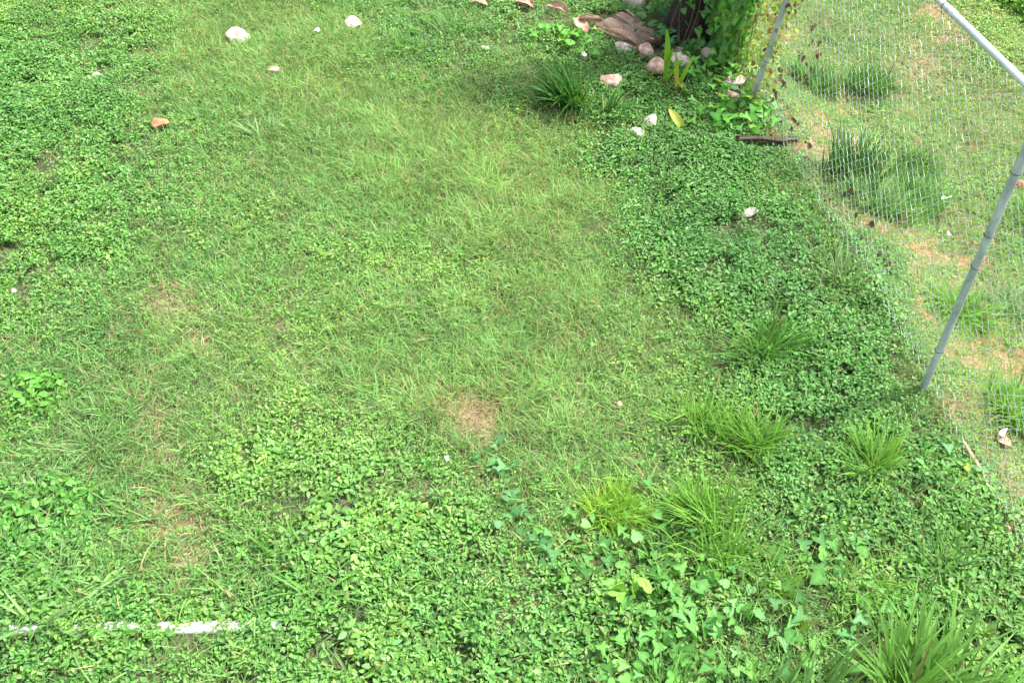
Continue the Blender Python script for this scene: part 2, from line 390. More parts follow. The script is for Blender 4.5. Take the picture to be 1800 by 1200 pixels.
# ------------------------------------------------------------------ stones and small finds
from mathutils import noise as mn, Vector
def ico(level=3):
    import bmesh
    bm = bmesh.new(); bmesh.ops.create_icosphere(bm, subdivisions=level, radius=1)
    V = np.array([v.co[:] for v in bm.verts]); Fa = np.array([[v.index for v in f.verts] for f in bm.faces]); bm.free()
    return V, Fa
IV, IF = ico(4)
def stone_mesh(name, rx, ry, rz, seed, rough=.16, facet=0):
    D = np.array([mn.noise(Vector(v) * 1.1 + Vector((seed * 7.3, seed, 0))) for v in IV])
    D2 = np.array([mn.noise(Vector(v) * 3.2 + Vector((seed * 3.1, 4, seed))) for v in IV])
    V = IV * (1 + rough * D + rough * .3 * D2)[:, None]
    if facet:
        r = np.random.default_rng(seed)
        for _ in range(facet):
            n = norm(r.normal(size=3)); d = r.uniform(.55, .8); h = V @ n
            V = V - np.clip(h - d, 0, None)[:, None] * n * .9
    V = V * np.array([rx, ry, rz])
    return np_mesh(name, V, [IF], None, True)
def ppm(px, py):
    p = on_ground(px, py); return F / (p[1] * C50 + (H - p[2]) * S50)      # photo pixels per metre there
STONES = [
 (420, 67, 40, 34, 'w', 'large white stone with tan streaks alone in the pale grass at the upper left'),
 (621, 46, 30, 34, 'w', 'rounded white stone with a grey hollow, beside the darker weeds at the top'),
 (172, 136, 15, 12, 'w', 'tiny pale stone nearly sunk in the dark leafy weeds at the left'),
 (481, 126, 24, 14, 'p', 'flat tan stone half hidden in thin grass below the large streaked white stone'),
 (1023, 102, 19, 16, 'w', 'small round white stone between the curled dead leaves and the dark grass clump'),
 (1073, 148, 36, 30, 'p', 'pink stone with a white face beside the dark broad grass clump'),
 (1097, 91, 30, 20, 'w', 'white pointed stone at the lower edge of the old board'),
 (1134, 95, 24, 28, 'p', 'upright pink streaked stone between the white pointed stone and the palm seedling'),
 (1152, 124, 30, 34, 'p', 'big dull pink stone just left of the foot of the tall palm seedling'),
 (1191, 111, 34, 26, 'w', 'white stone behind the blades of the palm seedlings'),
 (1190, 93, 34, 14, 'p', 'flat pink stone resting behind the white stone of the palm seedlings'),
 (1146, 77, 18, 10, 'p', 'small pink stone touching the corner of the old board'),
 (1244, 96, 27, 27, 'g', 'brownish round stone alone among creeper leaves right of the palm seedlings'),
 (1287, 150, 36, 24, 'g', 'upper of two grey pink stones beside the foot of the far fence post'),
 (1279, 171, 34, 20, 'p', 'lower of two grey pink stones beside the foot of the far fence post'),
 (1141, 219, 24, 28, 'w', 'upper stone of the white pair in low weeds below the palm seedlings'),
 (1117, 240, 26, 22, 'w', 'lower stone of the white pair in low weeds below the palm seedlings'),
 (1117, 6, 38, 28, 'g', 'large dusty stone at the top edge beside the dark stand-in trunk'),
 (1312, 378, 36, 17, 'w', 'white stone alone in the deep green weeds halfway along the fence'),
 (852, 89, 18, 11, 'w', 'small grey white stone in the weeds left of the curled dead leaves'),
 (303, 364, 10, 9, 'w', 'white pebble in the weeds below the orange rock'),
 (26, 515, 12, 10, 'g', 'dull pebble near the left edge of the lawn'),
 (1480, 552, 16, 10, 'p', 'pink pebble in the dark weeds midway between lawn and leaning fence post'),
 (1088, 714, 10, 10, 'p', 'pale pebble in the lawn right of the bare brown patch'),
 (1795, 325, 26, 20, 'b', 'orange stone on the slope beyond the fence behind the near post'),
 (1652, 330, 16, 10, 'p', 'tan pebble beyond the fence above the long green tussock'),
 (1712, 427, 10, 12, 'b', 'orange pebble beyond the fence left of the near post'),
]
for k, (sx, sy, sw, sh, kd, lab) in enumerate(STONES):
    q = ppm(sx, sy) / (1.15 if 1050 < sx < 1300 else 1); rx = sw / 2 / q; hh = sh / 2 / q
    rz = hh * .85; ry = hh * 1.05
    p = on_ground(sx, sy + sh * .15)
    tall = .022 if fence_side(p[0], p[1]) < 0 and kd != 'b' else 0
    o = link('pebble' if sw < 17 else 'stone', stone_mesh('stone', rx * 1.05, ry, rz, k + 1, .22, 5 if kd != 'w' else 4),
             {'w': M_ston_w, 'p': M_ston_p, 'g': M_ston_g, 'b': M_brick}[kd], None, (p[0], p[1], p[2] + rz * (.32 if sx > 1050 else .12) + tall))
    o.rotation_euler = (rng.uniform(-.3, .3), rng.uniform(-.3, .3), rng.uniform(-.4, .4))
    tag(o, lab, 'stone', 'stones lying in the weeds')
    KEEP.append((p[0], p[1] - hh * .3, max(rx, ry) * .55))
# orange broken rock
p = on_ground(284, 226); q = ppm(284, 226)
o = link('broken_brick', stone_mesh('broken_brick', 17 / q, 15 / q, 13 / q, 77, .2, 9), M_brick, None, (p[0], p[1], p[2] + .035))
o.rotation_euler = (.2, .1, -.6); tag(o, 'orange brown lump of broken brick at the edge of the leafy weeds', 'brick'); KEEP.append((p[0], p[1] - .02, .055))
# scraps of white litter
def scrap(px, py, size, seed, lab):
    r = np.random.default_rng(seed); p = on_ground(px, py, .03); n = 7; g = np.linspace(-1, 1, n); GX, GY = np.meshgrid(g, g)
    Z = .35 * np.sin(GX * 2.2 + seed) * GY + .25 * GX * GX + r.normal(0, .06, GX.shape)
    V = np.stack([GX * (1 + .2 * GY), GY * .55, Z], 2).reshape(-1, 3) * size
    i = (np.arange(n - 1)[:, None] * n + np.arange(n - 1)[None]).ravel()
    o = link('litter_scrap', np_mesh('scrap', V, [np.stack([i, i + 1, i + n + 1, i + n], 1)]), M_paper, None, p + np.array([0, 0, .015]))
    o.rotation_euler = (.3, .2, seed); sm = o.modifiers.new('thickness', 'SOLIDIFY'); sm.thickness = .0012
    tag(o, lab, 'litter', 'white scraps of litter'); KEEP.append((p[0], p[1] - .02, size * .9))
scrap(558, 57, .020, 1, 'white scrap of litter in the grass between the two white stones at the top left')
scrap(786, 809, .014, 2, 'tiny white scrap in the weeds below the bare brown patch')
scrap(1661, 351, .026, 3, 'white sliver of litter beyond the fence by the long tussock')
scrap(1760, 763, .02, 4, 'white scrap beside the dark hollow beyond the near fence post')
scrap(172 + 1494, 414, .014, 5, 'white chip on the orange soil beyond the fence')

# ------------------------------------------------------------------ white pipe half buried in weeds
pl = on_ground(-330, 1108, .02); pr = on_ground(503, 1096, .02)
pts = [pl + (pr - pl) * s for s in np.linspace(0, 1, 30)]
for a in pts: a[2] = .0005 + float(ground(a[0], a[1])) * .7
R0 = .025; sd = 20
V, Fs, cc = tube(pts, R0, sd, False)
last = (len(pts) - 1) * sd; ja = np.random.default_rng(3)
V[last:last + sd, 0] += ja.uniform(-.03, .035, sd)              # broken rim
Vi, Fi, ci = tube(pts, R0 - .004, sd, False); Vi[last:last + sd, 0] = V[last:last + sd, 0]
rim = [np.array([(last + j, last + (j + 1) % sd, len(V) + last + (j + 1) % sd, len(V) + last + j) for j in range(sd)])]
bag = Bag(); bag.add(V, Fs, cc); bag.add(Vi, [f[:, ::-1] for f in Fi], ci)
bag.F.setdefault(4, []).append(rim[0])
o = link('pipe', bag.mesh('pipe'), M_pipe); tag(o, 'white plastic pipe lying half buried in weeds at the bottom left', 'pipe')
# dirty broken shard of the pipe's end
a0 = on_ground(507, 1098, .015); b0 = on_ground(580, 1104, .01)
n = 9; bag = Bag(); rows = []
for s in np.linspace(0, 1, n):
    c0 = a0 + (b0 - a0) * s; aa = np.linspace(math.pi * 1.15, math.pi * (1.95 - .25 * s), 8)
    rr = R0 * (1 - .3 * s * abs(math.sin(9 * s)))
    rows.append(np.stack([np.full(8, c0[0]) + ja.uniform(-.004, .004, 8), c0[1] + rr * np.cos(aa), c0[2] + .018 + rr * np.sin(aa)], 1))
V = np.concatenate(rows); i = (np.arange(n - 1)[:, None] * 8 + np.arange(7)[None]).ravel()
o = link('pipe_shard', np_mesh('pipe_shard', V, [np.stack([i, i + 1, i + 9, i + 8], 1)]), M_ston_g)
sm = o.modifiers.new('wall', 'SOLIDIFY'); sm.thickness = .003
tag(o, 'dirty split shard lying off the broken end of the white pipe', 'pipe shard')
for sx, rr in [(247, .018), (278, .012), (322, .013), (372, .014), (448, .012), (492, .025), (545, .02), (5, .012)]:
    keep_at(sx, 1106, rr)

# ------------------------------------------------------------------ fence
def near_vertical(base, px, py):
    """point on the pixel's ray nearest to the upright line through base"""
    r = ray(px, py); r2 = r[:2]; t = (base[:2] @ r2) / (r2 @ r2)
    return np.array([0, 0, H]) + r * t
zA = float(ground(*A)); zB = float(ground(*B))
PA = np.array([A[0], A[1], zA]); PB = np.array([B[0], B[1], zB])
TA = near_vertical(PA, 1450, -194); TB = near_vertical(PB, 1838, 182)
fence = thing('chain_link_fence', (A[0], A[1], zA), 'galvanised chain link fence with leaning pipe posts running up the right side', 'fence')
def fl(v): return np.asarray(v) - PA                           # local to the empty
def post(base, top, rad=.02):
    d = norm(top - base); b = Bag()
    V, Fs, cc = tube([fl(base - d * .25)] + [fl(base + (top - base) * s) for s in np.linspace(0, 1, 12)], rad, 20); b.add(V, Fs, cc)
    return link('post', b.mesh('post'), M_galv, fence), d
def ties(po, base, d, hs, r=.0245):
    for h in hs:
        c0 = base + d * h; s = norm(np.cross(d, [0, 1, 0])); q = np.cross(d, s); tw = rng.uniform(-.25, .25)
        an = np.linspace(0, 2 * math.pi, 15)
        pts = [fl(c0 + (r + .0015) * (math.cos(a) * s + math.sin(a) * q) + d * tw * .03 * math.cos(a)) for a in an]
        V, Fs, cc = tube(pts, .0016, 5, False)
        link('tie_wire', np_mesh('tie_wire', V, Fs), M_darkwire, po)
pA, dA = post(PA, TA, .0185); pB, dB = post(PB, TB, .0165)
ties(pA, PA, dA, [.3, .93], .0185); ties(pB, PB, dB, [.28, .78, .95, 1.25], .0165)
# clamps: short collars on the posts
U = TB - TA; UL = np.linalg.norm(U); Uh = U / UL
b = Bag(); V, Fs, cc = tube([fl(TA + Uh * s) for s in np.linspace(-2.6, UL + 2.2, 30)], 0.014, 20); b.add(V, Fs, cc)
rail = link('top_rail', b.mesh('top_rail'), M_rail, fence)
ties(rail, TA, Uh, list(np.arange(-2.2, UL + 2, .9)), 0.014)
b = Bag(); jx0 = 1.44
V, Fs, cc = tube([fl(TA + Uh * s) for s in (jx0, jx0 + .05)], .016, 20); link('rail_coupler', np_mesh('coupler', V, Fs), M_rail, rail)
# far posts outside the frame, so the fence goes on
for k, s in ((-1, -2.5), (1, UL + 2.1)):
    tp = TA + Uh * s; gp = np.array([tp[0], tp[1], 0.]); gp[2] = float(ground(gp[0], gp[1])) - .1; post(gp, tp)
# woven mesh: every wire zigzags up, hooked into its neighbours
DW = .031                       # half a diamond's width
bag = Bag(); wr = np.random.default_rng(5); nu = int((UL + 4.4) / DW)
def fpt(u, v):
    """u metres along the fence from the far post, v 0..1 from ground to rail"""
    s = u / FL; bs = PA + (PB - PA) * s
    bs = np.array([bs[0], bs[1], float(ground(bs[0], bs[1])) * .5 + .01]); tp = TA + U * s
    sag = .012 * math.sin(u * 3.1) * math.sin(v * math.pi)
    return bs + (tp - bs) * v + np.array([FN[0], FN[1], 0]) * (sag + .028)
nv = 46
Vb = []; Fb = []
NW = int(6.4 / DW)
for k in range(NW):
    u0 = -2.5 + k * DW
    pts = []
    for j in range(nv + 1):
        zig = (j + k) % 2
        uu = u0 + (DW * 1.04 if zig else -.04 * DW); vv = j / nv
        p = fpt(uu, vv * .985) + wr.normal(0, .0012, 3)
        q = fpt(uu, vv * .985 + .006) if j < nv else p
        off = np.array([FN[0], FN[1], 0]) * (.0016 if zig else -.0016)
        pts += [p + off]
    pts = np.array(pts)
    V, Fs, cc = tube(pts - PA, .0015, 4, False); bag.add(V, Fs, cc)
link('wire_mesh', bag.mesh('wire_mesh'), M_wire, fence)

# ------------------------------------------------------------------ weathered stake, board, trunk, dead leaves
def plank(name, p0, p1, wd, th, mat, lab, cat, seed, rag=.01, crown=0.0, split=0):
    r = np.random.default_rng(seed); p0 = np.array(p0); p1 = np.array(p1); d = p1 - p0; L = np.linalg.norm(d); n = 26; mrow = 9
    xs = np.linspace(0, L, n); ys = np.linspace(-.5, .5, mrow)
    ragged = noise(xs, xs * 0, 14, seed) * rag; raggedb = noise(xs, xs * 0 + 5, 11, seed) * rag
    top = []; bot = []
    e0 = r.uniform(0, rag * 3, mrow); e1 = r.uniform(0, rag * 3, mrow)
    for i_, xx in enumerate(xs):
        for j, yy in enumerate(ys):
            xx2 = xx + (e0[j] if i_ == 0 else 0) - (e1[j] if i_ == n - 1 else 0)
            yv = yy * wd; yv = min(max(yv, -wd / 2 + ragged[i_]), wd / 2 - raggedb[i_])
            g = -.004 if split and j % 3 == 1 else 0
            zz = crown * (1 - (2 * yy) ** 2) + g + (noise(xx * 3, yy * 40, 2, seed) - .5) * .006
            top.append((xx2, yv, zz + th / 2)); bot.append((xx2, yv, zz - th / 2))
    V = np.array(top + bot); N = n * mrow; q = []
    for i_ in range(n - 1):
        for j in range(mrow - 1):
            a = i_ * mrow + j; q.append((a, a + mrow, a + mrow + 1, a + 1)); q.append((N + a, N + a + 1, N + a + mrow + 1, N + a + mrow))
    for i_ in range(n - 1):
        a = i_ * mrow; q.append((a, N + a, N + a + mrow, a + mrow)); a += mrow - 1; q.append((a, a + mrow, N + a + mrow, N + a))
    for j in range(mrow - 1):
        q.append((j, j + 1, N + j + 1, N + j)); a = (n - 1) * mrow + j; q.append((a, N + a, N + a + 1, a + 1))
    o = link(name, np_mesh(name, V, [np.array(q)], None, False), mat, None, p0)
    o.rotation_euler = (0, -math.asin(d[2] / L), math.atan2(d[1], d[0]))
    return tag(o, lab, cat)
s0 = on_ground(1292, 243, .06); s1 = on_ground(1408, 246, .035)
o = plank('wooden_stake', s0, s1, .034, .03, M_wood, 'weathered grey wooden stake poking through the fence near the far post', 'stake', 4, .012, 0, 1)
o.rotation_euler[0] = .5
b0 = on_ground(1066, 30, .05); b1 = on_ground(1146, 86, .025)
o = plank('wooden_board', b0, b1, .36, .02, M_board, 'old brown weathered board lying on the ground below the dark stand-in trunk', 'board', 9, .06, .0, 1)
o.rotation_euler[0] = .06
for s in np.linspace(0, 1, 7):
    c0 = b0 + (b1 - b0) * s; KEEP.append((c0[0], c0[1], .12))
for s in np.linspace(.2, 1, 8):
    c0 = s0 + (s1 - s0) * s; KEEP.append((c0[0], c0[1] - .03, .035))
def branch(path, r0, r1, mat, lab, seed, col=(.4, .32, .22)):
    r = np.random.default_rng(seed); P3 = np.array([on_ground(a, b, .02) for a, b in path]); q = np.linspace(0, len(P3) - 1.001, 24); i0 = q.astype(int); f0 = (q - i0)[:, None]
    pts = P3[i0] * (1 - f0) + P3[i0 + 1] * f0 + r.normal(0, .004, (24, 3)); V, Fs, cc = tube(pts - P3[0], np.linspace(r0, r1, 24) * r.uniform(.8, 1.2, 24), 9)
    o = link('dry_branch', np_mesh('dry_branch', V, Fs), mat, None, P3[0]); tag(o, lab, 'branch')
branch([(1690, 770), (1722, 825), (1742, 870), (1775, 935)], .010, .016, M_husk, 'pale dry branch lying along the foot of the fence at the right edge', 2)
branch([(1268, 262), (1283, 248), (1300, 236)], .004, .006, M_husk, 'thin orange brown twig crossing the left end of the wooden stake', 3)
branch([(664, 14), (690, 28), (706, 38)], .006, .004, M_wood, 'short dark stick in the weeds right of the rounded white stone', 4)
# trunk put in for a dark cavity; its near-black bark holds the shade
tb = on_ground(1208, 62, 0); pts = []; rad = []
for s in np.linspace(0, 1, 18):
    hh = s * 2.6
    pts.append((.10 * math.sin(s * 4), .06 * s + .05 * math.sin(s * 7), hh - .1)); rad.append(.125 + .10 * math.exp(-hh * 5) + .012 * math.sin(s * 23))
tree = thing('tree', tb, 'dark stand-in trunk for a shaded cavity, wrapped in creeper at the top edge left of the fence', 'tree')
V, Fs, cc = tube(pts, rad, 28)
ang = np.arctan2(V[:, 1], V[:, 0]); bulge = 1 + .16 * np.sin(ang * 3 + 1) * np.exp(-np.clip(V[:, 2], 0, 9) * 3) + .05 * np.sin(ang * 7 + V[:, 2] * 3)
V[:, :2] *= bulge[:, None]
link('trunk', np_mesh('trunk', V, Fs), M_shade_bark, tree)
KEEP.append((tb[0], tb[1], .20)); KEEP.append((tb[0] - .18, tb[1] + .1, .17))
def trunk_vine():
    r = np.random.default_rng(17); N = 330; hh = r.uniform(.02, 2.2, N); a = r.normal(-.9, .75, N)
    t = thing('trunk_creeper', tb, 'dark leaved creeper climbing the stand-in trunk at the top edge', 'creeper')
    rr = .16 + .10 * np.exp(-hh * 5) + r.uniform(0, .06, N); P = np.stack([np.cos(a) * rr, np.sin(a) * rr, hh], 1)
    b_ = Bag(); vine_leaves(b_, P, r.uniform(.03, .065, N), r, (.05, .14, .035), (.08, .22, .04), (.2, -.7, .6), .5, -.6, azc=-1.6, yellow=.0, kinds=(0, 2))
    link('foliage', b_.mesh('foliage'), M_vine, t)
    for k in range(12):
        a0 = r.uniform(-2.3, .3); pts = [(math.cos(a0 + .3 * math.sin(q * 5 + k)) * (.165 + .1 * math.exp(-q * 5)), math.sin(a0 + .3 * math.sin(q * 5 + k)) * (.165 + .1 * math.exp(-q * 5)), q) for q in np.linspace(0, 2.2, 22)]
        V, Fs, cc = tube(pts, .003, 5, col=(.12, .09, .05)); link('stem', np_mesh('stem', V, Fs, cc), M_dry, t)
# curled dead leaves / husks
def husk(px, py, L, Wd, az, curl, seed, lab, tilt=0.0, lift=.02, taper=1.0):
    r = np.random.default_rng(seed); n, mm = 16, 9
    p = on_ground(px, py, lift); V = []
    for s in np.linspace(0, 1, n):
        wd = Wd * math.sin(math.pi * min(1, .12 + .88 * s) ** taper) ** .7 + .004
        for a in np.linspace(-1, 1, mm):
            ph = a * curl
            yy = wd * math.sin(ph) / max(curl, .3) if curl > .05 else wd * a
            zz = wd * (1 - math.cos(ph)) / max(curl, .3)
            V.append((s * L, yy + .012 * math.sin(s * 5 + seed), zz + .05 * L * math.sin(s * 3.1) + .003 * math.sin(a * 9 + s * 14)))
    i = (np.arange(n - 1)[:, None] * mm + np.arange(mm - 1)[None]).ravel()
    me = np_mesh('dead_leaf', np.array(V), [np.stack([i, i + mm, i + mm + 1, i + 1], 1)])
    o = link('dead_leaf', me, M_husk, None, p); o.rotation_euler = (r.uniform(-.4, .4), tilt, az)
    sm = o.modifiers.new('thickness', 'SOLIDIFY'); sm.thickness = .0025
    tag(o, lab, 'dead leaf', 'curled dead palm leaves by the old board' if L > .1 else None)
    q = np.array([math.cos(az), math.sin(az)]) * L
    for s in (.2, .5, .8): KEEP.append((p[0] + q[0] * s, p[1] + q[1] * s - .015, Wd * .9))
husk(1010, 32, .17, .05, -1.05, .8, 1, 'light brown ragged dead leaf hanging over weeds, at the left corner of the old board', .1, .07)
husk(1018, 34, .16, .035, -.12, 1.9, 2, 'rolled brown dead leaf lying along the upper left end of the old board', 0, .08)
husk(1064, 52, .26, .042, -.72, 1.8, 3, 'long tapering curled dead leaf pointing at the white pointed stone', .05, .06, 1.3)
husk(968, 6, .16, .04, -.85, 1.5, 4, 'curled tan dead leaf alone in the weeds left of the old board', .05, .05)
husk(906, 0, .16, .045, -.6, 1.2, 5, 'pink brown dead leaf at the top edge, leftmost of the curled leaves', 0, .04)
husk(828, 2, .13, .02, -.3, .5, 6, 'thin greyish dead leaf strip at the top edge above the weeds', 0, .05)
husk(1755, 775, .07, .03, .5, 1.2, 9, 'crumpled dead leaf in the dark hollow beyond the near fence post', .3, .02)
husk(1090, 190 + 6, .05, .014, 2.3, .6, 8, 'small dry brown leaf at the foot of the dark broad grass clump', 0, .03)

# ------------------------------------------------------------------ palm seedlings
def wide_leaf(bag, p0, p1, width, bow, col, col2, nseg=10, face=None, arch=0.0):
    p0 = np.array(p0, float); p1 = np.array(p1, float); d = p1 - p0
    face = np.array([0, -.75, .66]) if face is None else np.array(face)
    s = norm(np.cross(d, face)); V = []; C = []
    for t_ in np.linspace(0, 1, nseg + 1):
        c0 = p0 + d * t_ + np.array([0, 0, 1]) * arch * math.sin(math.pi * t_) + s * bow * math.sin(math.pi * t_)
        wv = width * (math.sin(math.pi * (t_ * .93 + .035)) ** .8) * .5
        for a in (-1, -.5, 0, .5, 1):
            V.append(c0 + s * wv * a + norm(face) * abs(a) * wv * .45); C.append(np.array(col) * (1 - t_) + np.array(col2) * t_)
    i = (np.arange(nseg)[:, None] * 5 + np.arange(4)[None]).ravel()
    bag.add(np.array(V), [np.stack([i, i + 1, i + 6, i + 5], 1)], np.array(C))
def seedling(bpx, bpy, leaves, lab, name='palm_seedling'):
    p = on_ground(bpx, bpy); t = thing(name, p, lab, 'seedling', 'palm seedlings by the stones')
    for (tx, ty, wd, bow, c1, c2, arch) in leaves:
        b_ = Bag(); tp = near_vertical(p, tx, ty)
        wide_leaf(b_, (0, 0, 0), tp - p, wd, bow, c1, c2, arch=arch)
        link('leaf', b_.mesh('leaf'), M_vine, t)
    V, Fs, cc = tube([(0, 0, -.03), (0, 0, .01), (.002, 0, .05)], [.011, .009, .006], 8, col=(.2, .12, .06)); link('sprout_base', np_mesh('sprout_base', V, Fs, cc), M_dry, t)
    KEEP.append((p[0], p[1] - .02, .03))
g1 = (.11, .30, .02); g2 = (.24, .42, .05); ye = (.50, .48, .06)
seedling(1167, 152, [(1172, 52, .040, .012, g2, g1, 0), (1183, 86, .030, -.01, g2, g1, 0), (1205, 112, .018, .02, g1, g2, .10)], 'tall palm seedling with two upright bright green leaves between pink stones')
seedling(1188, 165, [(1188, 93, .030, .004, ye, g1, 0), (1220, 98, .026, -.008, g1, g2, 0)], 'shorter palm seedling with a yellowing leaf, right of the tall one')
b_ = Bag(); p = on_ground(1208, 240); tp = on_ground(1176, 192, .10); wide_leaf(b_, p * 0, tp - p, .05, -.012, (.30, .46, .05), (.52, .5, .10), arch=.03)
o = link('fallen_leaf', b_.mesh('fallen_leaf'), M_vine, None, p); tag(o, 'broad yellow green leaf sticking out of the weeds below the palm seedlings', 'leaf')
p = on_ground(1206, 160, .03); b_ = Bag(); tp = near_vertical(p, 1186, 132); wide_leaf(b_, p * 0, tp - p, .028, 0, (.45, .46, .12), (.42, .26, .10))
o = link('yellow_leaf', b_.mesh('yellow_leaf'), M_vine, None, p); tag(o, 'withered yellow and brown leaf folded across the shorter palm seedling', 'leaf')

# ------------------------------------------------------------------ grass clumps, each a thing
def clump(px, py, nb, L, W, spread, lean, c1, c2, seed, lab, name='grass_clump', base=.05, dead=.035, up=.15):
    r = np.random.default_rng(seed); p = on_ground(px, py); bx = 1.3
    if fence_side(p[0], p[1]) > .1: base, bx, nb = .085, 1.6, int(nb * 1.5)
    nb = int(nb * 3.0); L = L * 1.2; W = W * .92; spread = spread * 1.12; az = r.uniform(0, 2 * math.pi, nb); base = base * 1.3; rr = base * np.sqrt(r.random(nb))
    lx, ly = lean
    az_ = az + r.normal(0, .9, nb); dx = np.cos(az_) * r.uniform(.1, 1, nb) + lx; dy = np.sin(az_) * r.uniform(.1, 1, nb) + ly
    az2 = np.arctan2(dy, dx); mag = np.hypot(dx, dy)
    P = np.stack([np.cos(az) * rr * bx, np.sin(az) * rr, 0 * az - .01], 1)
    ns = 5; sub = r.integers(0, ns, nb); so = r.normal(0, 1, (ns, 2)) * np.array([.036, .024]) * (L / .2); sl_ = r.normal(0, .38, (ns, 2)); sk = r.uniform(.6, 1.1, ns)
    so[0] = 0; P[:, :2] = P[:, :2] * .8 + so[sub]; dx = dx + sl_[sub, 0]; dy = dy + sl_[sub, 1]; az2 = np.arctan2(dy, dx); mag = np.hypot(dx, dy)
    P[:, 2] += ground(p[0] + P[:, 0], p[1] + P[:, 1]) - p[2]
    tilt = up * r.uniform(.2, 1.3, nb) + spread * .45 * mag; curve = spread * r.uniform(.4, 1.9, nb) * (.6 + .5 * mag)
    LL = L * r.uniform(.25, 1.15, nb) * sk[sub]; WW = W * r.uniform(.65, 1.2, nb)
    k = r.random((nb, 1)); cols = np.array(c1) * k + np.array(c2) * (1 - k); cols = cols * r.uniform(.75, 1.25, (nb, 1))
    dd = r.random(nb) < dead; WW = np.where(dd, WW * .5, WW); cols[dd] = np.array([.30, .24, .12]) * r.uniform(.7, 1.2, (dd.sum(), 1))
    bs = cols * np.array([1.1, 1.0, .9])
    V, Fs, cc = blades(P, az2, LL, WW, tilt, curve, bs, 6, .22, r.uniform(-.5, .5, nb), cols * np.array([1.1, 1.05, 1.0]))
    b_ = Bag(); b_.add(V, Fs, cc)
    # brown old leaf bases
    nb2 = max(6, nb // 6); az = r.uniform(0, 6.28, nb2)
    P = np.stack([np.cos(az) * base, np.sin(az) * base, 0 * az], 1)
    V, Fs, cc = blades(P, az, L * r.uniform(.15, .35, nb2), np.full(nb2, W), r.uniform(.6, 1.3, nb2), r.uniform(.3, 1, nb2), np.tile([.20, .15, .07], (nb2, 1)) * r.uniform(.6, 1.3, (nb2, 1)), 3)
    b_.add(V, Fs, cc)
    o = link(name, b_.mesh(name), M_grass, None, p)
    tag(o, lab, 'grass clump', 'tall grass clumps')
DG = (.045, .155, .024); MG = (.095, .25, .035); YG = (.135, .31, .04); BG = (.10, .225, .075); PG = (.19, .32, .13)
